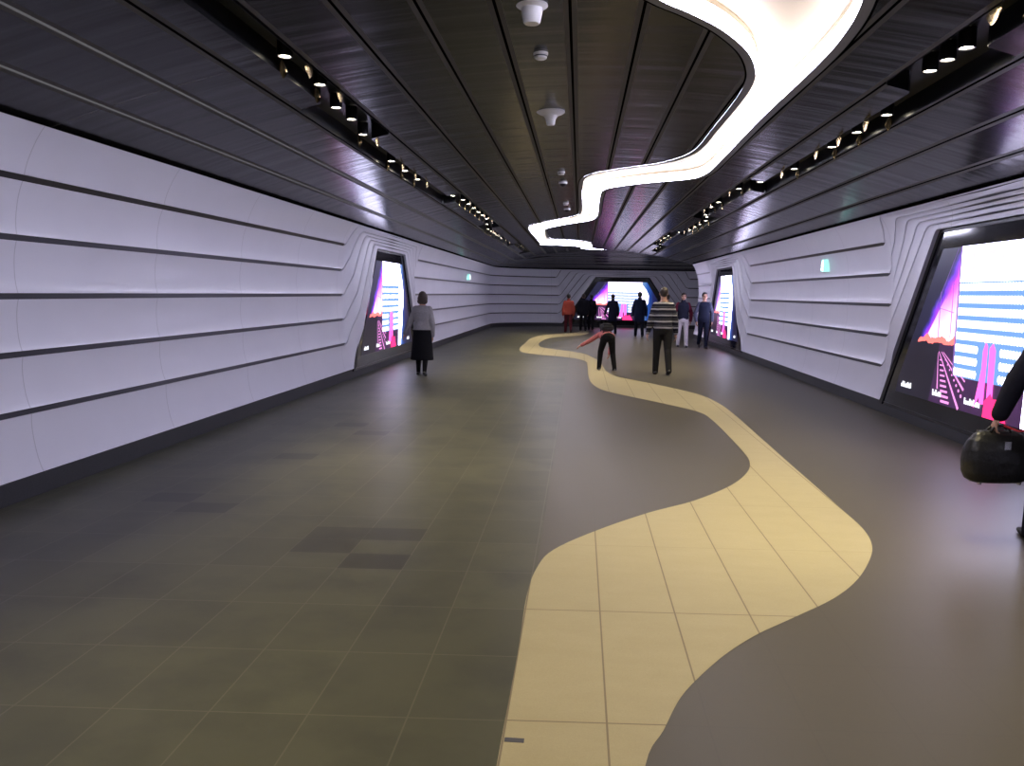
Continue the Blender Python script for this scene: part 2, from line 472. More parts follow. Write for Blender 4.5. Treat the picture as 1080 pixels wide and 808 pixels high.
for f in cf_:
    p = (sum(cv_[i][0] for i in f) / 3, sum(cv_[i][1] for i in f) / 3)
    u = ufun(*p)
    if abs(u) > 4.2 or p[0] > XE or p[1] < Y0: continue
    d = min(abs(u - k) for k in us)
    if inside(p, rim2):
        if inside(p, rib): G['rib'].append(f)
        elif inside(p, rim1): G['panel'].append(f); pm.append(2)
        else: G['void'].append(f)
        continue
    if inside(p, slotL): G['slotL'].append(f); continue
    if inside(p, slotR): G['slotR'].append(f); continue
    if inside(p, slotB): G['slotB'].append(f); continue
    if d < .011: G['void'].append(f); continue
    G['panel'].append(f); pm.append(1 if d < .048 else 0)
def sub(name, fs, lift, mats, parent=None, fmat=None, smooth=True):
    used = {}; V = []; Fo = []
    for f in fs:
        g = []
        for i in f:
            if i not in used: used[i] = len(V); V.append((cv_[i][0], cv_[i][1], cz[i] + lift))
            g.append(used[i])
        Fo.append(tuple(g[::-1]))
    return mesh(name, V, Fo, mats, parent, smooth=smooth, fmat=fmat)
ceiling = struct(sub('ceiling', G['panel'], 0, [M_ceil, M_flange, M_rim], fmat=pm))
o = sub('seam_channel', G['void'], .035, M_gap, ceiling); o['kind'] = 'structure'
def walls_up(name, poly, z0, z1, mats, parent, fm=None):
    V, Fc = [], []; n = len(poly)
    for x, y in poly:
        zz = zc(ufun(x, y)); V += [(x, y, zz + z0), (x, y, zz + z1)]
    for i in range(n):
        j = (i + 1) % n; Fc.append((2 * i, 2 * i + 1, 2 * j + 1, 2 * j))
    return mesh(name, V, Fc, mats, parent)
for nm in ('slotL', 'slotR', 'slotB'):
    o = sub('light_slot', G[nm], .16, M_black, ceiling); o['kind'] = 'structure'
    o = walls_up('slot_wall', {'slotL': slotL, 'slotR': slotR, 'slotB': slotB}[nm], -.002, .16, M_black, ceiling); o['kind'] = 'structure'
# sealed concrete deck above
V = [(CX - 4.7, Y0, 4.0), (XE, Y0, 4.0), (XE, CY + 4.7, 4.0), (CX - 4.7, CY + 4.7, 4.0)]
o = mesh('ceiling_deck', V, [(0, 1, 2, 3)], M_gap, ceiling); o['kind'] = 'structure'
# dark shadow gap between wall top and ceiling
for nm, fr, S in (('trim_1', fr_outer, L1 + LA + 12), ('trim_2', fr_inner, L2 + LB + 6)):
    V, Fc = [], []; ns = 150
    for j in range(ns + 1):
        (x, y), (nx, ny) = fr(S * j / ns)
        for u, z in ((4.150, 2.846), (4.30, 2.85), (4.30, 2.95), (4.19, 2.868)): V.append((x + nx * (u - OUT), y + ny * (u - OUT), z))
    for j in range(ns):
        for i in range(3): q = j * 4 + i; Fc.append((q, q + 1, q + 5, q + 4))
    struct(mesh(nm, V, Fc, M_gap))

# the luminous ribbon
rb = thing('ribbon_light', 'long glowing white ribbon light winding along the dark ceiling', 'ceiling light', (0, 0, 0))
sub('trough_lining', G['rib'], .17, M_trough, rb)
walls_up('light_strip', rib, .0, .13, M_led, rb)
walls_up('trough_side', rib, .13, .17, M_trough, rb)
walls_up('leak_skirt', rim1, .001, .18, M_gap, rb)  # unseen black skirt, added to stop strip light leaking into the ceiling void

# ------------------------------------------------------------------ downlights in the two slots
def ordn(n):
    a = ['first', 'second', 'third', 'fourth', 'fifth', 'sixth', 'seventh', 'eighth', 'ninth', 'tenth', 'eleventh', 'twelfth', 'thirteenth', 'fourteenth', 'fifteenth', 'sixteenth', 'seventeenth', 'eighteenth', 'nineteenth', 'twentieth']
    if n <= 20: return a[n - 1]
    if n == 30: return 'thirtieth'
    return ('twenty-' if n < 30 else 'thirty-') + a[n % 10 - 1]
def lamp(x, y, z, energy, spot=True, ang=74, col=(1, .86, .53), parent=None, lean=0):
    l = bpy.data.lights.new('lamp', 'SPOT'); l.energy = energy; l.color = col; l.spot_size = math.radians(ang); l.spot_blend = .95; l.shadow_soft_size = .035
    o = bpy.data.objects.new('lamp', l); COL.objects.link(o)
    if parent: o.parent = parent; o.location = (0, 0, z)
    else: o.location = (x, y, z)
    o.rotation_euler = (0, lean, 0)
    return o
def dl_proto():
    bm = bmesh.new(); lathe(bm, [(.046, -.010), (.056, -.010), (.059, 0), (.059, .12), (.046, .12), (.046, -.010)], 20)
    ring = bmobj('trim_ring', bm, M_black)
    bm = bmesh.new(); lathe(bm, [(0, -.004), (.034, -.006), (.047, .0), (.047, .01), (0, .01)], 20)
    lens = bmobj('lens', bm, M_lens)
    glints = []
    for sgn in (-1, 1):       # curved brass wings added to stand in for gold reflections on the slot walls
        V, Fc = [], []
        for i in range(9):
            a = (i / 8 - .5) * 1.5
            w = .085 * (1 - (2 * abs(i / 8 - .5)) ** 1.5) + .004
            for j in range(4):
                h = j / 3 - .5
                V.append((sgn * (.100 + .016 * math.cos(a * 1.3) - .014 * abs(h)), .24 + .13 * math.sin(a), -.035 + h * w * 1.6))
        for i in range(8):
            for j in range(3): q = i * 4 + j; Fc.append((q, q + 1, q + 5, q + 4))
        glints.append(mesh('glint_wing', V, Fc, M_glint, smooth=True))
    return ring, lens, glints
ring0, lens0, glints0 = dl_proto()
first = [True]
NDL = {'left': 0, 'right': 0}
def downlight(x, y, side, wide=False, en=150):
    z = zc(ufun(x, y)) + .035
    NDL[side] += 1
    r = thing('downlight', 'warm round downlight, %s from the camera along the %s black ceiling slot' % (ordn(NDL[side]), side), 'downlight', (x, y, z), 0, 'downlights in the %s ceiling slot' % side)
    parts = [ring0, lens0] + ([] if wide else glints0)
    for p in parts:
        c = p.copy(); COL.objects.link(c); c.parent = r
    lamp(0, 0, -.02, en, parent=r, lean=-.30 if side == 'left' else .30)
    # stem fixing it to the slot top
    return r
xi, xo, xf = (LIN * .76 + LOUT * .24), (LIN * .24 + LOUT * .76), (LIN + LOUT) / 2
for x, y, w in [(xi, 6.15, 0), (xi, 6.98, 0), (xf + .03, 7.75, 1), (xf + .03, 8.27, 1), (xo + .08, 8.98, 0), (xo, 10.67, 0), (xo, 11.51, 0), (xo, 12.39, 0), (xf + .05, 14.75, 1), (xi, 15.5, 0), (xi, 16.25, 0), (xi, 17.0, 0), (xi, 17.8, 0), (xi, 18.55, 0), (xi, 19.4, 0), (xf, 20.6, 1), (xo, 21.9, 0), (xo, 22.6, 0), (xo, 23.4, 0), (xo, 24.2, 0), (xo, 25.8, 0), (xo, 27.2, 0), (xf, 28.5, 1), (xi, 29.3, 0), (xi, 30.3, 0), (xi, 31.7, 0), (xi, 32.8, 0)]:
    downlight(x, y, 'left', w)
ri, ro, rf = (RIN * .76 + ROUT * .24), (RIN * .24 + ROUT * .76), (RIN + ROUT) / 2
for x, y, w in [(ri, 5.0, 0), (rf - .05, 5.98, 1), (rf - .05, 6.27, 1), (rf - .05, 6.56, 1), (ro, 7.9, 0), (ro, 8.71, 0), (ro, 9.53, 0), (ro, 11.13, 0), (rf, 12.6, 1), (ri, 13.6, 0), (ri, 15.53, 0), (ri, 16.34, 0), (rf - .03, 17.7, 1), (rf + .04, 18.0, 1), (ro, 18.7, 0), (ro, 19.59, 0), (ro, 20.45, 0), (ro, 21.32, 0), (rf, 22.5, 1), (ri, 24.2, 0), (ri, 25.2, 0), (ri, 26.3, 0), (rf, 27.9, 1), (ro, 29.2, 0), (ro, 30.4, 0)]:
    downlight(x, y, 'right', w)
for o in [ring0, lens0] + glints0: bpy.data.objects.remove(o)
# the lamps that continue behind the viewer
for y in (-5, -3, -1.2, .6, 2.4, 4.2):
    lamp(xi, y, 3.33, 190, lean=-.3); lamp(ri, y, 3.33, 190, lean=.26)

# ------------------------------------------------------------------ small ceiling fittings
def fitting(x, y, kind, label, cat, s=1.0):
    z = zc(ufun(x, y)) + .004
    r = thing({'cup': 'ceiling_speaker', 'funnel': 'ceiling_antenna', 'det': 'smoke_detector', 'dome': 'dome_camera'}[kind], label, cat, (x, y, z))
    bm = bmesh.new()
    if kind == 'cup':
        lathe(bm, [(0, 0), (.105, 0), (.108, -.012), (.098, -.02), (.076, -.03)], 28); bmobj('mounting_flange', bm, M_wplastic, r)
        bm = bmesh.new(); lathe(bm, [(.076, -.028), (.068, -.07), (.058, -.118), (.05, -.128), (0, -.130)], 28); bmobj('cup', bm, M_wplastic, r)
    elif kind == 'funnel':
        lathe(bm, [(0, 0), (.15, 0), (.153, -.014), (.13, -.03), (.08, -.05)], 28); bmobj('mounting_flange', bm, M_wplastic, r)
        bm = bmesh.new(); lathe(bm, [(.08, -.048), (.055, -.085), (.046, -.135), (.04, -.148), (0, -.15)], 28); bmobj('cone', bm, M_wplastic, r)
    elif kind == 'det':
        lathe(bm, [(0, 0), (.06, 0), (.06, -.018), (.052, -.022)], 24); bmobj('base', bm, M_wplastic, r)
        bm = bmesh.new(); lathe(bm, [(.052, -.02), (.05, -.046), (.036, -.055), (0, -.056)], 24); bmobj('sensor_cap', bm, M_wplastic, r)
        bm = bmesh.new(); lathe(bm, [(.054, -.026), (.0545, -.032), (.053, -.036)], 24); bmobj('vent_ring', bm, M_groove, r)
    else:
        lathe(bm, [(0, 0), (.075, 0), (.075, -.03), (.06, -.036)], 24); bmobj('housing', bm, M_wplastic, r)
        bm = bmesh.new(); lathe(bm, [(.058, -.034)] + [(.058 * math.cos(a), -.036 - .05 * math.sin(a)) for a in [i * PI / 2 / 6 for i in range(7)]][:-1] + [(0, -.086)], 24)
        bmobj('dome', bm, M_black, r)
fitting(-.375, 5.70, 'cup', 'white cup-shaped ceiling speaker at the top of the view, nearest of the row', 'speaker')
fitting(-.37, 6.80, 'det', 'small white smoke detector between the cup-shaped speaker and the funnel-shaped antenna', 'smoke detector')
fitting(-.365, 8.92, 'funnel', 'white funnel-shaped antenna with a wide flange on the dark ceiling', 'antenna')
fitting(-.355, 13.25, 'det', 'small pale smoke detector just before the first dome camera on the ceiling', 'smoke detector')
fitting(-.35, 14.45, 'dome', 'white-ringed dome camera beside the ribbon light, nearer one of two', 'camera')
fitting(-.36, 17.7, 'det', 'tiny smoke detector between the two dome cameras on the ceiling', 'smoke detector')
fitting(-.35, 18.9, 'dome', 'white-ringed dome camera on the ceiling, farther one of two', 'camera')

# ------------------------------------------------------------------ video screens
def emis(name, col, s): return mat(name, (.0, .0, .0), .4, spec=.0, emit=col, es=s)
M_glass = mat('black_glass', (.006, .006, .010), .07, 0, .5)
M_pic = mat('sunset_picture', (0, 0, 0), .3)
t = NT(M_pic); v, x, y, z = t.xyz()
# the lit photograph on the screen: violet to white sky above a dark railway yard
D = t.m('SUBTRACT', x, t.m('MULTIPLY_ADD', t.m('SUBTRACT', z, 1.2), .92, -1.72))
nn = t.noise(v, 5, 4)
sky = t.ramp(t.m('ADD', D, t.m('MULTIPLY', t.m('SUBTRACT', nn, .5), .25)), [(0, (.004, .004, .02)), (.08, (.03, .015, .22)), (.22, (.25, .03, .75)), (.38, (.9, .10, .80)), (.62, (1, .30, .85)), (.95, (1, .7, .95))])
hz = t.m('MULTIPLY', t.m('SUBTRACT', 1.75, z), 2.2)
sky = t.mix(t.m('MULTIPLY', t.m('MULTIPLY', t.m('GREATER_THAN', D, .22), hz), .65), sky, (1, .74, .84, 1))
org = t.m('LESS_THAN', z, t.m('MULTIPLY_ADD', nn, .26, 1.06))
sky = t.mix(t.m('MULTIPLY', org, t.m('GREATER_THAN', D, .03)), sky, (1, .16, .14, 1))
gnd = t.mix(t.m('MULTIPLY', nn, t.m('GREATER_THAN', x, t.m('MULTIPLY_ADD', z, .3, -1.45))), (.006, .005, .012, 1), (.05, .014, .07, 1))
gl = t.m('LESS_THAN', z, t.m('MULTIPLY_ADD', nn, .12, 1.06))
colr = t.mix(gl, sky, gnd)
rgt = t.ramp(t.m('SUBTRACT', x, 1.1), [(0, (.25, .5, 1)), (.15, (.04, .18, .8)), (.45, (.02, .03, .2)), (.7, (.01, .01, .05))])
colr = t.mix(t.m('GREATER_THAN', x, 1.0), colr, rgt)
t.l(colr, t.b.inputs['Emission Color'])
st = t.m('MULTIPLY_ADD', t.m('LESS_THAN', x, 1.0), 1.5, .6)
t.l(st, t.b.inputs['Emission Strength'])
E_white = emis('screen_white', (.72, .70, 1), 9.0)
E_blue = emis('screen_blue', (.25, .48, 1), 1.0)
E_lil = emis('screen_lilac', (.5, .3, .9), .7)
E_pink = emis('screen_pink', (1, .12, .62), 2.2)
E_rail = emis('screen_rail', (1, .35, .85), 1.3)
E_red = emis('screen_red', (1, .03, .16), 2.4)
E_text = emis('screen_text', (.9, .92, 1), 2.0)
E_pale = emis('screen_pale_pink', (1, .62, .92), 1.6)

def ehalf(z): return 2.78 - .672 * (z - .18)
def flat(name, polys, d, mats, parent):
    V, Fc = [], []
    for P in polys:
        b = len(V); V += [(p[0], d, p[1]) for p in P]; Fc.append(tuple(range(b, b + len(P))))
    return mesh(name, V, Fc, mats, parent)
def rect(x0, x1, z0, z1): return [(x0, z0), (x1, z0), (x1, z1), (x0, z1)]
def bar(a, b, w0, w1):
    a, b = Vector(a), Vector(b); d = (b - a).normalized(); n = Vector((-d.y, d.x))
    return [tuple(a - n * w0 / 2), tuple(b - n * w1 / 2), tuple(b + n * w1 / 2), tuple(a + n * w0 / 2)]
def ellip(x, z, a, b, n=10): return [(x + a * math.cos(2 * PI * i / n), z + b * math.sin(2 * PI * i / n)) for i in range(n)]
E_white2 = emis('screen_white_far', (.80, .72, 1), 2.6)
def screen(label, loc, rz, wh=None):
    E_white = wh or globals()['E_white']
    r = thing('video_screen', label, 'screen', loc, rz, 'trapezoid video screens')
    bm = bmesh.new(); slab(bm, [(-2.86, .13), (2.86, .13), (1.30, 2.505), (-1.30, 2.505)], 0, .05)
    bmobj('glass_panel', bm, M_glass, r, smooth=False)
    bm = bmesh.new()     # slim frame round the glass
    for P in ([(-2.98, .13), (-2.86, .13), (-1.28, 2.50), (-1.36, 2.53)], [(2.86, .13), (2.98, .13), (1.36, 2.53), (1.28, 2.50)], [(-1.36, 2.47), (1.36, 2.47), (1.36, 2.53), (-1.36, 2.53)]): slab(bm, P, -.012, .05)
    bmobj('frame', bm, M_black, r, smooth=False)
    zt, zb = 2.27, .38
    P = [(-2.40, zb), (2.40, zb), (2.25, .62), (1.22, zt), (-1.22, zt), (-2.3, .62)]
    flat('picture', [P], -.003, M_pic, r)
    # railway lines
    L = [bar((-1.12, 1.02), (-.52, .385), .012, .045), bar((-1.14, 1.0), (-1.10, .56), .008, .03), bar((-1.05, 1.02), (-.42, .62), .01, .035), bar((-1.0, 1.02), (-.40, .72), .008, .022)]
    for i in range(9):
        zz = .92 - .062 * i; w = .05 + .02 * i; xc = -1.02 + .022 * i
        L.append(rect(xc - w / 2 - .04, xc + w / 2 - .02, zz - .008 - .001 * i, zz + .008 + .001 * i))
    for i in range(8): L.append(ellip(-.93 + .065 * i, .93 - .055 * i, .012 + .002 * i, .010 + .002 * i, 6))
    flat('railway_track', L, -.006, E_rail, r)
    flat('masts', [bar((-1.18, 1.75), (-1.18, 1.2), .018, .022), bar((-.86, 1.85), (-.86, 1.2), .018, .02), bar((-1.3, 1.55), (-.80, 2.25), .010, .010), bar((-1.2, 1.55), (-.80, 1.5), .008, .008)], -.005, E_lil, r)
    # pale board of departures with rows
    zz = [1.80, 1.66, 1.52, 1.38, 1.24, 1.10, .96, .82]
    flat('board', [[(-.70, 1.86), (-.70, 2.27), (.90, 2.27), (1.20, 1.9), (1.33, 1.62), (1.31, 1.25), (1.22, 1.1), (1.25, .95), (1.05, .385), (.82, .385), (.86, 1.1), (.86, 1.86)]], -.006, E_white, r)
    flat('board_edge', [rect(-.735, -.70, .8, 2.27)], -.007, E_lil, r)
    flat('board_back', [rect(-.70, .86, .76, 1.86)], -.005, E_blue, r)
    rows = []
    for i, q in enumerate(zz):
        x = -.67
        while x < .84:
            if not (i >= 5 and -.14 < x < .30): rows.append(ellip(x, q, .027, .046, 8))
            x += .060
        if i < 5: rows.append(rect(-.68, .84, q - .026, q + .026))
        else: rows += [rect(-.68, -.16, q - .024, q + .024), rect(.32, .84, q - .024, q + .024)]
    flat('board_rows', rows, -.008, E_white, r)
    hd = [rect(-.60, -.52, 2.10, 2.2), rect(-.47, -.36, 2.13, 2.19), rect(-.26, -.22, 2.08, 2.27), rect(-.1, .08, 2.14, 2.2), rect(.2, .27, 2.1, 2.14), rect(-.62, -.56, 1.99, 2.03), rect(-.45, -.36, 1.99, 2.03), rect(-.22, -.17, 1.97, 2.04)]
    flat('board_heading', hd, -.008, E_pale, r)
    # pink towers and red foreground
    tw = [[(-.04, .52), (.06, .52), (.07, 1.16), (.02, 1.2), (-.03, 1.1)], [(.12, .52), (.24, .52), (.24, 1.12), (.18, 1.2), (.11, 1.14)], [(-.16, .45), (-.02, .62), (.02, .85), (-.02, .95)]]
    flat('towers', tw, -.010, E_pink, r)
    flat('red_figure', [[(.06, .385), (.55, .385), (.42, .62), (.26, .60), (.2, .66), (.08, .56)]], -.011, E_red, r)
    # small caption strokes along the bottom
    tx = []
    rnd = random.Random(3)
    for x0, n in ((-2.20, 8), (-1.22, 6), (-.38, 9), (.9, 4), (1.75, 6)):
        for i in range(n):
            h = rnd.choice((.045, .06, .075)); tx.append(rect(x0 + i * .042, x0 + i * .042 + .030, .47, .47 + h))
    flat('caption_text', tx, -.009, E_text, r)
    return r
XL, XR, YB = CX - SCREEN_U - .02, CX + SCREEN_U + .02, CY + SCREEN_U + .02
screen('trapezoid video screen on the left wall beside the woman in a black skirt', (XL, 17.75, 0), PI / 2)
screen('large trapezoid video screen on the right wall cut by the picture edge', (XR, 9.18, 0), -PI / 2)
screen('narrow-looking trapezoid video screen on the right wall behind the walking men', (XR, 25.35, 0), -PI / 2)
screen('trapezoid video screen on the end wall of the tunnel', (2.08, YB, 0), 0, E_white2)

# light that the screens throw (their own panels emit; nothing is added)

# ------------------------------------------------------------------ signs
M_sgreen = mat('sign_green', (.1, .6, .45), .4, emit=(.50, .92, .88), es=.85)
M_swhite = mat('sign_white', (.9, .9, .9), .4, emit=(.9, 1, 1), es=2.4)
M_sred = mat('sign_red', (.45, .02, .05), .5)
M_offw = mat('sign_offwhite', (.75, .6, .6), .5)
def exit_sign(label, loc, rz, sx):
    r = thing('exit_sign', label, 'sign', loc, rz)
    bm = bmesh.new(); box(bm, -.085, .085, -.035, .10, -.11, .11); bmobj('sign_box', bm, M_sgreen, r, smooth=False)
    bm = bmesh.new()
    slab(bm, ellip(.02 * sx, .075, .022, .022, 12), -.042, -.036)                     # running figure
    slab(bm, [(-.02, .05), (.045, .05), (.03, -.02), (-.02, -.02)], -.042, -.036)
    slab(bm, bar((-.01, .045), (-.06, .0), .02, .018), -.042, -.036); slab(bm, bar((.04, .04), (.08, .0), .02, .018), -.042, -.036)
    slab(bm, bar((0, -.01), (-.03, -.06), .028, .022), -.042, -.036); slab(bm, bar((-.03, -.06), (-.075, -.075), .022, .018), -.042, -.036)
    slab(bm, bar((.02, -.01), (.05, -.10), .028, .02), -.042, -.036)
    bmobj('running_figure', bm, M_swhite, r, smooth=False)
exit_sign('small lit green exit sign on the right white wall', (CX + 4.36, 15.4, 2.24), -PI / 2, 1)
exit_sign('small lit exit sign on the left white wall beyond the woman', (CX - 4.36, 30.9, 2.22), PI / 2, -1)
r = thing('fire_sign', 'small dark red square fire sign on the back wall', 'sign', (-2.55, CY + 4.385, 2.22))
bm = bmesh.new(); box(bm, -.15, .15, -.02, .05, -.15, .15); bmobj('sign_plate', bm, M_sred, r, smooth=False)
bm = bmesh.new()
for a in range(20):
    a0, a1 = 2 * PI * a / 20, 2 * PI * (a + 1) / 20
    slab(bm, [(.075 * math.cos(a0), .075 * math.sin(a0) + .01), (.075 * math.cos(a1), .075 * math.sin(a1) + .01), (.05 * math.cos(a1), .05 * math.sin(a1) + .01), (.05 * math.cos(a0), .05 * math.sin(a0) + .01)], -.026, -.021)
slab(bm, bar((.06, -.03), (.10, -.10), .02, .015), -.026, -.021)
bmobj('hose_emblem', bm, M_offw, r, smooth=False)

# ------------------------------------------------------------------ people
def prim_cap(bm, p0, p1, r0, r1, n=12, fd=None, ff=1.0):
    """closed tapered capsule; offsets along fd are scaled by ff"""
    p0, p1 = Vector(p0), Vector(p1); d = p1 - p0
    if d.length < 1e-6: d = Vector((0, 0, 1e-3))
    w = d.normalized(); a = w.orthogonal().normalized(); b = w.cross(a)
    rings = []
    prof = [(p0, r0, -math.cos(PI / 2 * i / 4), math.sin(PI / 2 * i / 4)) for i in range(1, 5)] + [(p1, r1, math.sin(PI / 2 * i / 4), math.cos(PI / 2 * i / 4)) for i in range(0, 4)]
    def pt(c, off):
        if fd is not None: off = off + Vector(fd) * (off.dot(Vector(fd)) * (ff - 1))
        return bm.verts.new(c + off)
    s = pt(p0, -w * r0); e = pt(p1, w * r1)
    for c, r, h, q in prof:
        rings.append([pt(c, w * (h * r) + (a * math.cos(2 * PI * k / n) + b * math.sin(2 * PI * k / n)) * (r * q)) for k in range(n)])
    for k in range(n):
        j = (k + 1) % n
        bm.faces.new((s, rings[0][j], rings[0][k])); bm.faces.new((e, rings[-1][k], rings[-1][j]))
        for A, B in zip(rings, rings[1:]): bm.faces.new((A[k], A[j], B[j], B[k]))

def prim_loft(bm, rings, n=20, p=2.0):
    """closed loft through ellipses (centre, side vector, front vector)"""
    R = []
    for c, sv, fv in rings:
        R.append([])
        for k in range(n):
            t_ = 2 * PI * k / n; cs, sn = math.cos(t_), math.sin(t_)
            cs = math.copysign(abs(cs) ** (2 / p), cs); sn = math.copysign(abs(sn) ** (2 / p), sn)
            R[-1].append(bm.verts.new(Vector(c) + Vector(sv) * cs + Vector(fv) * sn))
    for A, B in zip(R, R[1:]):
        for k in range(n):
            j = (k + 1) % n; bm.faces.new((A[k], A[j], B[j], B[k]))
    bm.faces.new(R[0][::-1]); bm.faces.new(R[-1])

def prim_ell(bm, c, r, n=14):
    c = Vector(c); rings = []
    t_ = bm.verts.new(c + Vector((0, 0, r[2]))); b_ = bm.verts.new(c - Vector((0, 0, r[2])))
    for i in range(1, 8):
        f = PI * i / 8
        rings.append([bm.verts.new(c + Vector((r[0] * math.sin(f) * math.cos(2 * PI * k / n), r[1] * math.sin(f) * math.sin(2 * PI * k / n), r[2] * math.cos(f)))) for k in range(n)])
    for k in range(n):
        j = (k + 1) % n
        bm.faces.new((t_, rings[0][k], rings[0][j])); bm.faces.new((b_, rings[-1][j], rings[-1][k]))
        for A, B in zip(rings, rings[1:]): bm.faces.new((A[k], B[k], B[j], A[j]))

def fuse(name, bm, m, parent, voxel=.012, smooth=4):
    """one continuous skin round all the overlapping volumes"""
    bmesh.ops.recalc_face_normals(bm, faces=bm.faces[:])
    me = bpy.data.meshes.new(name + '_raw'); bm.to_mesh(me); bm.free()
    o = bpy.data.objects.new(name, me); COL.objects.link(o)
    r = o.modifiers.new('r', 'REMESH'); r.mode = 'VOXEL'; r.voxel_size = voxel
    if smooth:
        s = o.modifiers.new('s', 'SMOOTH'); s.factor = .5; s.iterations = smooth
    dg = bpy.context.evaluated_depsgraph_get(); dg.update()
    nm = bpy.data.meshes.new_from_object(o.evaluated_get(dg))
    o.modifiers.clear(); o.data = nm; bpy.data.meshes.remove(me); nm.name = name
    nm.materials.clear(); nm.materials.append(m)
    nm.polygons.foreach_set('use_smooth', [True] * len(nm.polygons))
    if parent is not None: o.parent = parent
    return o

_cl = {}
def cloth(col, rough=.85):
    k = tuple(col) + (rough,)
    if k not in _cl:
        m = mat('fabric', col, rough, spec=.2); t = NT(m); v, x, y, z = t.xyz()
        n = t.noise(v, 40, 3)
        t.l(t.mix(n, tuple(c * .75 for c in col) + (1,), tuple(min(1, c * 1.25) for c in col) + (1,)), t.b.inputs['Base Color'])
        t.bump(t.noise(v, 14, 3), .35, .012)
        _cl[k] = m
    return _cl[k]
M_skin = mat('skin', (.48, .27, .19), .55)
M_eye = mat('eye_dark', (.02, .015, .012), .25)
M_lip = mat('lips', (.32, .12, .10), .5)
M_hairD = mat('hair_dark', (.012, .010, .010), .55)
M_hairB = mat('hair_brown', (.045, .030, .024), .55)
M_shoe = mat('shoe_black', (.012, .012, .013), .45)
M_sole = mat('shoe_sole_pale', (.45, .43, .40), .6)
M_stripe = mat('striped_knit', (.02, .02, .03), .85, spec=.2)
t = NT(M_stripe); v, x, y, z = t.xyz()
zz = t.m('ADD', z, t.m('MULTIPLY', t.noise(v, 6, 2), .02))
st = t.m('MAXIMUM', t.line(zz, .126, 1.50, .034), t.m('MULTIPLY', t.line(zz, .126, 1.546, .010), .3))
t.l(t.mix(st, (.014, .014, .024, 1), (.36, .35, .37, 1)), t.b.inputs['Base Color'])
t.bump(t.noise(v, 60, 3), .4, .01)

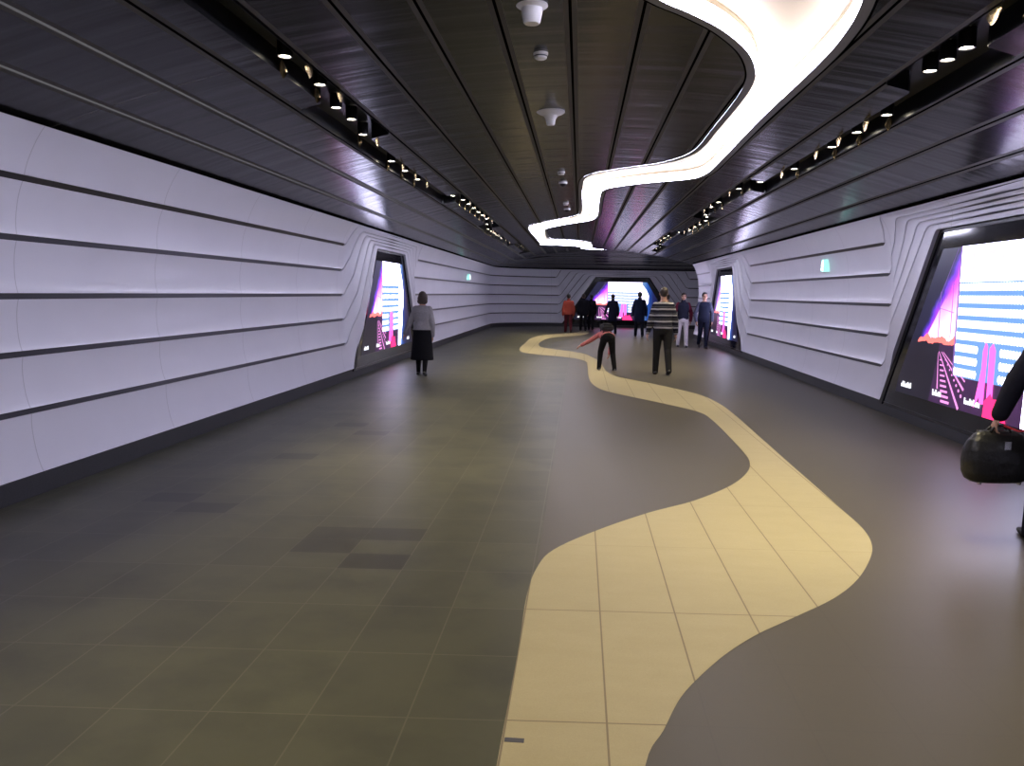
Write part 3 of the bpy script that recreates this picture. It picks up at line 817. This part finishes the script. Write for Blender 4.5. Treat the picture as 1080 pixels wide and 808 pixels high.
TORSO = {'m': [(-.06, .062, .05), (-.03, .088, .062), (.01, .096, .068), (.06, .089, .061), (.11, .085, .058), (.17, .097, .062), (.22, .106, .063), (.255, .104, .055), (.285, .078, .046), (.31, .034, .034)],
         'f': [(-.06, .066, .052), (-.03, .094, .066), (.01, .100, .070), (.06, .086, .060), (.11, .076, .054), (.17, .086, .060), (.22, .094, .062), (.255, .092, .052), (.285, .062, .041), (.31, .030, .032)]}
def person(label, x, y, heading, h, sex='m', lean=0, legs=((8, 2, 4), (-8, 2, 10)), arms=None, head_pitch=None, top=None, top_hem=-.02, top_bulk=.016, sleeve=None, top_mat=None,
           bottom=None, skirt=None, coat=None, tights=None, hair='short', hair_m=None, shoes=None, collar=None, hand_curl=.4, sole=None, inner=None):
    root = thing('person', label, 'person', (x, y, 0), heading)
    ln = math.radians(lean)
    S = Vector((0, math.sin(ln), math.cos(ln))); Fw = Vector((0, math.cos(ln), -math.sin(ln))); X = Vector((1, 0, 0))
    T_ = .245 * h; SH = .245 * h; FT = .040 * h
    # legs first, so the pelvis height follows from the lower foot
    dirs = []
    for sgn, (th, ab, kn) in zip((-1, 1), legs):
        t1 = math.radians(th); a1 = math.radians(ab); t2 = math.radians(th - kn)
        d1 = Vector((sgn * math.sin(a1), math.sin(t1), -math.cos(t1))).normalized()
        d2 = Vector((sgn * math.sin(a1) * .6, math.sin(t2), -math.cos(t2))).normalized()
        dirs.append((d1, d2, t2))
    drop = max(-(d1.z * T_ + d2.z * SH) for d1, d2, _ in dirs)
    P = Vector((0, 0, drop + FT))
    hips = [P + Vector((sgn * .050 * h, 0, 0)) for sgn in (-1, 1)]
    knees = [hp + d[0] * T_ for hp, d in zip(hips, dirs)]
    ank = [k + d[1] * SH for k, d in zip(knees, dirs)]
    shw = (.104 if sex == 'm' else .092) * h
    nb = P + S * (.295 * h)
    sho = [P + S * (.255 * h) + X * (sgn * shw) for sgn in (-1, 1)]
    if arms is None: arms = (((-.14, -.06, -1), (-.02, .16, -1)), ((.14, .04, -1), (.02, .22, -1)))
    elb, wri, ahd = [], [], []
    for s_, (ua, fa) in zip(sho, arms):
        e = s_ + Vector(ua).normalized() * (.168 * h); w_ = e + Vector(fa).normalized() * (.142 * h)
        elb.append(e); wri.append(w_); ahd.append(Vector(fa).normalized())
    hp_ = math.radians(lean * .55 if head_pitch is None else head_pitch)
    HU = Vector((0, math.sin(hp_), math.cos(hp_))); HF = Vector((0, math.cos(hp_), -math.sin(hp_)))
    nk = nb + (S * .5 + HU * .5) * (.036 * h)
    hc = nk + HU * (.068 * h) + HF * (.012 * h)
    def hpnt(a, b, c): return hc + X * (a * h) + HF * (b * h) + HU * (c * h)
    FTL = []
    for i in (0, 1):
        tl = min(.8, max(0, -dirs[i][2] - .12)) if ank[i].z > FT * 1.15 else 0
        FTL.append((Vector((0, math.cos(tl), -math.sin(tl))), Vector((0, -math.sin(tl), -math.cos(tl)))))
    # ---- body
    bm = bmesh.new()
    prim_loft(bm, [(P + S * (s * h), X * (a * h), Fw * (b * h)) for s, a, b in TORSO[sex]])
    for s_, e in zip(sho, elb): prim_cap(bm, s_ - (s_ - P - S * (.255 * h)) * .12, e, .030 * h, .024 * h)
    for e, w_ in zip(elb, wri): prim_cap(bm, e, w_, .025 * h, .016 * h)
    for i in (0, 1):
        prim_cap(bm, hips[i], knees[i], .052 * h, .033 * h); prim_cap(bm, knees[i], ank[i], .034 * h, .021 * h)
        prim_cap(bm, knees[i] + dirs[i][1] * (.07 * h) - Vector((0, .008 * h, 0)), knees[i] + dirs[i][1] * (.12 * h), .030 * h, .024 * h)
        prim_cap(bm, ank[i] - FTL[i][0] * (.012 * h) + FTL[i][1] * (FT * .45), ank[i] + FTL[i][0] * (.080 * h) + FTL[i][1] * (FT * .62), .017 * h, .012 * h)
    prim_cap(bm, nb - S * (.01 * h), nk + HU * (.035 * h), .036 * h, .033 * h)
    # skull, jaw, nose, ears
    def hell(c, r):
        q = len(bm.verts); prim_ell(bm, (0, 0, 0), [k * h for k in r]); bm.verts.ensure_lookup_table()
        for vv in bm.verts[q:]:
            l_ = vv.co.copy(); vv.co = hpnt(*c) + X * l_.x + HF * l_.y + HU * l_.z
    hell((0, -.006, .012), (.044, .054, .056)); hell((0, .012, -.026), (.039, .042, .042)); hell((0, .044, -.020), (.009, .016, .012)); hell((0, .030, -.052), (.016, .016, .013))
    for sg in (-1, 1): hell((sg * .044, -.006, -.006), (.007, .013, .020)); hell((sg * .018, .040, .012), (.016, .012, .007))
    prim_cap(bm, hpnt(0, .046, .004), hpnt(0, .058, -.016), .006 * h, .010 * h)
    # hands : palm, four fingers and a thumb
    for i, sg in ((0, -1), (1, 1)):
        d = ahd[i]; side = X.cross(d).normalized(); inn = Vector((-sg, 0, 0)); inn = (inn - d * inn.dot(d)).normalized(); fr = d.cross(inn).normalized()
        if fr.y < 0: fr = -fr
        pc = wri[i] + d * (.030 * h)
        prim_cap(bm, wri[i] + d * (.006 * h), wri[i] + d * (.046 * h), .019 * h, .021 * h, fd=inn, ff=.5)
        for k in range(4):
            L = (.043, .049, .046, .036)[k] * h; o_ = fr * ((1.5 - k) * .0128 * h)
            b0 = wri[i] + d * (.052 * h) + o_; dd = (d + inn * hand_curl * .5).normalized(); b1 = b0 + dd * L * .5
            b2 = b1 + (d + inn * hand_curl * 2.0).normalized() * L * .55
            prim_cap(bm, b0, b1, .0052 * h, .0048 * h, 8); prim_cap(bm, b1, b2, .0048 * h, .0042 * h, 8)
        t0 = wri[i] + d * (.020 * h) + fr * (.017 * h); t1 = t0 + (d * .6 + fr * .8 + inn * .3).normalized() * (.026 * h); t2 = t1 + (d + fr * .2 + inn * .3).normalized() * (.022 * h)
        prim_cap(bm, t0, t1, .0068 * h, .0058 * h, 8); prim_cap(bm, t1, t2, .0058 * h, .005 * h, 8)
    fuse('body', bm, M_skin, root, .0062, 2)
    for sg in (-1, 1):
        bm = bmesh.new(); prim_ell(bm, hpnt(sg * .018, .0475, .002), (.0058 * h,) * 3, 10); bmobj('eye', bm, M_eye, root)
    bm = bmesh.new(); prim_cap(bm, hpnt(-.012, .0465, -.037), hpnt(.012, .0465, -.037), .0045 * h, .0045 * h, 8); bmobj('mouth', bm, M_lip, root)
    # ---- hair
    bm = bmesh.new()
    hell((0, -.013, .014), (.051, .057, .055))
    if hair == 'short': hell((0, -.030, -.004), (.043, .034, .044)); hell((0, .012, .044), (.042, .036, .020))
    if hair == 'bob':
        hell((0, -.022, -.020), (.060, .050, .058)); hell((0, -.020, -.052), (.064, .046, .042)); hell((-.046, .004, -.02), (.012, .026, .05)); hell((.046, .004, -.02), (.012, .026, .05))
    if hair == 'thin': hell((0, -.034, -.008), (.043, .028, .040))
    fuse('hair', bm, hair_m or M_hairD, root, .009, 2)
    # ---- trousers / tights
    lower = bottom or tights
    if lower is not None:
        bm = bmesh.new(); g = .010 if bottom else .004
        prim_loft(bm, [(P + S * (s * h), X * (a * h + g), Fw * (b * h + g)) for s, a, b in TORSO[sex][:5]])
        prim_loft(bm, [(P + Vector((0, 0, q * h)), X * (a * h + g), Vector((0, 1, 0)) * (b * h + g)) for q, a, b in ((-.07, .085, .06), (-.02, .098, .075), (.03, .095, .072), (.055, .07, .05))])
        for i in (0, 1):
            hem = ank[i] + dirs[i][1] * (.012 * h)
            prim_cap(bm, hips[i], knees[i], .055 * h + g, .037 * h + g); prim_cap(bm, knees[i], hem, .037 * h + g, (.030 if bottom else .022) * h + g * .6)
        fuse('trousers' if bottom else 'tights', bm, cloth(lower), root, .011, 3)
    # ---- shoes
    for i in (0, 1):
        bm = bmesh.new(); 
        a_ = ank[i]; toe, dn = FTL[i]
        heel = a_ - toe * (.030 * h) + dn * (FT * .50); ball = a_ + toe * (.070 * h) + dn * (FT * .60); tip = a_ + toe * (.105 * h) + dn * (FT * .66)
        prim_cap(bm, heel, ball, .021 * h, .024 * h, fd=(0, 0, 1), ff=.8); prim_cap(bm, ball, tip, .024 * h, .016 * h, fd=(0, 0, 1), ff=.7); prim_cap(bm, a_, a_ + dn * (FT * .5), .024 * h, .024 * h)
        so = fuse('shoe', bm, shoes or M_shoe, root, .010, 2)
        if sole:
            bm = bmesh.new(); q0 = a_ + dn * (FT * .93)
            prim_loft(bm, [(q0, X * (.024 * h), toe * (.02 * h)), ], 8) if False else None
            prim_cap(bm, heel + dn * (.012 * h), tip + dn * (.006 * h), .020 * h, .016 * h, fd=(0, 0, 1), ff=.35); bmobj('sole', bm, sole, so)
    # ---- skirt
    if skirt:
        col, hem, fl = skirt; bm = bmesh.new()
        rr = [(P + S * (.075 * h), .082 * h + .012, .060 * h + .012), (P + S * (.02 * h), .100 * h + .014, .072 * h + .014)]
        z0 = P.z - .02 * h
        for k in range(1, 6):
            w = k / 5; rr.append((Vector((0, 0, z0 + (hem - z0) * w)), .102 * h + .014 + fl * w, .074 * h + .014 + fl * w * 1.2))
        prim_loft(bm, [(c, X * a, Vector((0, 1, 0)) * b) for c, a, b in rr], 28); fuse('skirt', bm, cloth(col), root, .011, 2)
    # ---- upper garment
    if top:
        bm = bmesh.new(); g = top_bulk
        rr = [(s, a, b) for s, a, b in TORSO[sex] if s >= top_hem - .001]
        rings = [(P + S * (s * h), X * (a * h + g), Fw * (b * h + g)) for s, a, b in rr]
        rings[-1] = (P + S * (.302 * h), X * (.036 * h + .010), Fw * (.036 * h + .010))
        if coat:
            hem, fl = coat; z0 = P.z - .03 * h; pre = []
            for k in range(5, 0, -1):
                w = k / 5; pre.append((Vector((0, 0, z0 + (hem - z0) * w)), X * (.098 * h + g + fl * w), Vector((0, 1, 0)) * (.070 * h + g + fl * w * 1.3)))
            rings = pre + rings
        prim_loft(bm, rings, 24, 2.2)
        if not sleeve:
            for s_, e, w_ in zip(sho, elb, wri): prim_cap(bm, s_ - (s_ - P - S * (.255 * h)) * .15, e, .034 * h + g * .6, .028 * h + g * .6); prim_cap(bm, e, w_, .028 * h + g * .6, .020 * h + g * .6)
        tp = fuse('coat' if coat else 'sweater' if (skirt or top_mat or top_bulk < .017) else 'jacket', bm, top_mat or cloth(top), root, .011, 3)
        if sleeve:
            for s_, e, w_ in zip(sho, elb, wri):
                bm = bmesh.new(); prim_cap(bm, s_ - (s_ - P - S * (.255 * h)) * .15, e, .035 * h + g * .6, .028 * h + g * .6); prim_cap(bm, e, w_, .028 * h + g * .6, .020 * h + g * .6)
                fuse('sleeve', bm, cloth(sleeve), tp, .011, 3)
        if coat and not collar: collar = top
    if collar:
            bm = bmesh.new(); prim_cap(bm, nb - S * (.008 * h), nb + S * (.026 * h), .046 * h + .010, .040 * h + .008); fuse('collar', bm, cloth(collar), tp, .010, 2)
    return root, dict(wri=wri, ahd=ahd, sho=sho, P=P, S=S, Fw=Fw, head=hc)

# the woman with a bob, far left
person('woman with dark bob in pale sweater and black skirt walking by the left screen', -3.07, 15.62, 0, 1.66, 'f', 2, ((6, 0, 4), (-7, 0, 12)),
       (((-.36, .02, -1), (-.46, .10, -1)), ((.16, -.05, -1), (.0, .16, -1))), top=(.30, .29, .31), top_hem=-.005, top_bulk=.024, skirt=((.006, .006, .009), .31, .045), tights=(.006, .006, .007), hair='bob', hair_m=M_hairB)
person('person in orange-red jacket and maroon trousers walking towards the end wall', -.48, 34.35, .1, 1.66, 'm', 2, ((16, 1, 6), (-14, 1, 22)),
       top=(.42, .075, .05), top_hem=-.06, top_bulk=.045, bottom=(.085, .012, .022), collar=(.36, .06, .045))
person('person in bulky black coat just right of the orange-red jacket', .16, 36.4, .1, 1.68, 'm', 2, ((10, 1, 4), (-8, 1, 12)),
       top=(.008, .008, .014), top_bulk=.06, coat=(.72, .0), bottom=(.008, .008, .012), hair_m=M_hairB)
person('person in black jacket close behind the bulky black coat, left of the end screen', .52, 37.3, -.1, 1.64, 'f', 2, ((8, 1, 4), (-10, 1, 14)),
       top=(.006, .006, .010), top_bulk=.05, coat=(.70, .0), bottom=(.006, .006, .010))
person('person in long dark blue coat standing out against the middle of the end screen', 1.38, 34.3, .15, 1.68, 'm', 2, ((8, 2, 3), (-7, 2, 9)),
       (((-.34, .05, -1), (-.22, .2, -1)), ((.20, .0, -1), (.05, .15, -1))), top=(.012, .014, .035), top_bulk=.022, coat=(.52, .01), bottom=(.008, .008, .014))
person('man in knee-length blue-black overcoat walking left of the striped sweater', 2.36, 32.4, 0, 1.78, 'm', 1, ((7, 3, 3), (-6, 3, 8)),
       (((-.24, .0, -1), (-.06, .14, -1)), ((.24, .0, -1), (.06, .14, -1))), top=(.012, .016, .045), top_bulk=.034, coat=(.60, .0), bottom=(.008, .009, .015), hair='thin')
# the bent figure on the path
kid, K = person('person in pink top and black trousers bending over on the cream path', .62, 17.5, math.radians(10), 1.42, 'f', 84, ((24, 9, 30), (10, 9, 24)),
       (((-.80, .25, -.62), (-.86, .15, -.50)), ((.15, .3, -1), (-.1, .3, -1))), head_pitch=130, top=(.62, .20, .20), top_hem=-.03, top_bulk=.014, bottom=(.007, .007, .008), sole=M_sole, hair_m=M_hairB)
person('man in black and white striped sweater walking away beside the cream path', 1.73, 17.0, .04, 1.83, 'm', 2, ((6, 2, 3), (-9, 2, 15)),
       (((-.22, .0, -1), (-.16, .14, -1)), ((.20, -.1, -1), (.10, .12, -1))), top=(.02, .02, .03), top_mat=M_stripe, top_hem=-.03, top_bulk=.024, bottom=(.018, .017, .016), hair_m=M_hairB)
person('dark-haired person half hidden behind the striped sweater', 3.2, 30.1, 0, 1.69, 'm', 2, top=(.012, .010, .014), top_bulk=.02, top_hem=-.06, bottom=(.01, .01, .014))
person('man in dark jacket with maroon sleeves and white trousers facing this way', 3.30, 26.3, PI, 1.75, 'm', 0, ((5, 3, 2), (-5, 3, 6)),
       (((-.30, -.05, -1), (.10, .25, -1)), ((.30, -.05, -1), (-.10, .25, -1))), top=(.012, .014, .028), top_hem=-.06, top_bulk=.022, sleeve=(.11, .012, .03), bottom=(.55, .53, .55), collar=(.015, .015, .03))
person('man in navy clothes with grey-blue sleeves walking this way by the right wall', 3.93, 26.1, PI + .1, 1.79, 'm', 0, ((12, -3, 3), (-14, -3, 18)),
       (((-.30, -.05, -1), (.08, .25, -1)), ((.30, -.05, -1), (-.08, .25, -1))), top=(.009, .012, .028), top_hem=-.06, top_bulk=.024, sleeve=(.075, .08, .12), bottom=(.008, .011, .026))
# the person cut by the right edge, with a bag
edge, Q = person('person in dark coat carrying a black leather bag at the right picture edge', 3.26, 5.62, -.15, 1.78, 'm', 3, ((8, 2, 3), (-10, 2, 16)),
       (((-.42, .08, -1), (-.30, .16, -1)), ((.2, .0, -1), (.05, .2, -1))), top=(.010, .010, .018), top_bulk=.035, coat=(.62, .01), bottom=(.007, .007, .010), hand_curl=1.3)
M_leather = mat('black_leather', (.008, .008, .009), .38, 0, .5)
t = NT(M_leather); v, x, y, z = t.xyz(); t.bump(t.noise(v, 25, 4), .5, .012)
M_strap = mat('red_strap', (.75, .03, .06), .5)
M_metal = mat('bag_hardware', (.5, .5, .5), .25, 1)
hw = Matrix.Rotation(-.15, 4, 'Z') @ (Q['wri'][0] + Q['ahd'][0] * .085) + Vector((3.26, 5.62, 0))
bx, by, bz = hw.x + .03, hw.y, hw.z + .012
bag = thing('leather_bag', 'black leather bag held by the person at the right picture edge', 'bag', (bx, by, bz - .42), .12)
bm = bmesh.new()
prim_loft(bm, [(Vector((0, 0, z)), Vector((a, 0, 0)), Vector((0, b, 0))) for z, a, b in ((.01, .17, .07), (.03, .205, .095), (.08, .228, .108), (.16, .235, .11), (.24, .228, .10), (.30, .205, .075), (.345, .17, .045), (.362, .15, .022), (.368, .14, .012))], 32, 3.0)
fuse('bag_body', bm, M_leather, bag, .008, 3)
for sg in (-1, 1):
    bm = bmesh.new(); pts = [Vector((.075 * math.cos(a), sg * .02, .345 + .062 * math.sin(a))) for a in [PI * i / 12 for i in range(13)]]
    for a, b in zip(pts, pts[1:]): prim_cap(bm, a, b, .009, .009, 8)
    fuse('handle', bm, M_leather, bag, .005, 1)
bm = bmesh.new(); prim_cap(bm, (-.15, 0, .366), (.15, 0, .366), .007, .007, 8); bmobj('zip_rail', bm, M_metal, bag)
bm = bmesh.new()
for a, b in zip([(.02, -.03, .408), (.06, -.05, .39), (.10, -.06, .375), (.145, -.06, .38)], [(.06, -.05, .39), (.10, -.06, .375), (.145, -.06, .38), (.17, -.05, .40)]): prim_cap(bm, a, b, .007, .007, 8)
bmobj('red_strap', bm, M_strap, bag)
for sx in (-.14, .14):
    for sy_ in (-.05, .05):
        bm = bmesh.new(); lathe(bm, [(0, 0), (.012, 0), (.014, .008), (.012, .02), (0, .02)], 12, (sx, sy_)); bmobj('foot_stud', bm, M_metal, bag)
bm = bmesh.new(); slab(bm, [(-.022, .255), (.022, .255), (.022, .31), (-.022, .31)], -.112, -.085); bmobj('clasp', bm, M_metal, bag, smooth=False)
# the small pack on the bent figure's back
rot = Matrix.Rotation(math.radians(10), 4, 'Z'); C0 = K['P'] + K['S'] * (.16 * 1.42) - K['Fw'] * (.128 * 1.42)
wp = rot @ C0 + Vector((.62, 17.5, 0))
pack = thing('backpack', 'dark grey backpack on the back of the bending person', 'backpack', (wp.x, wp.y, wp.z), math.radians(10))
bm = bmesh.new(); S_, F_ = K['S'], K['Fw']
prim_loft(bm, [(S_ * s, Vector((a, 0, 0)), F_ * b) for s, a, b in ((-.19, .09, .04), (-.175, .125, .06), (-.06, .14, .075), (.08, .135, .07), (.14, .11, .055), (.165, .07, .03))], 24, 3.2)
fuse('pack_body', bm, cloth((.035, .034, .036)), pack, .011, 3)
bm = bmesh.new(); prim_loft(bm, [(S_ * s - F_ * .07, Vector((a, 0, 0)), F_ * b) for s, a, b in ((-.16, .07, .02), (-.15, .095, .03), (-.05, .10, .035), (-.02, .09, .02))], 20, 3.2); fuse('front_pocket', bm, cloth((.028, .027, .03)), pack, .011, 2)
for sg in (-1, 1):
    bm = bmesh.new(); pts = [S_ * .14 + F_ * .0, S_ * .16 + F_ * .10, S_ * .10 + F_ * .20, S_ * -.02 + F_ * .20, S_ * -.13 + F_ * .08]
    for a, b in zip(pts, pts[1:]): prim_cap(bm, a + Vector((sg * .085, 0, 0)), b + Vector((sg * .085, 0, 0)), .014, .014, 8)
    fuse('shoulder_strap', bm, cloth((.02, .02, .022)), pack, .008, 1)


# ------------------------------------------------------------------ world
w = bpy.data.worlds.new('world'); sc.world = w; w.use_nodes = True
w.node_tree.nodes['Background'].inputs[0].default_value = (.30, .29, .31, 1)
w.node_tree.nodes['Background'].inputs[1].default_value = .35
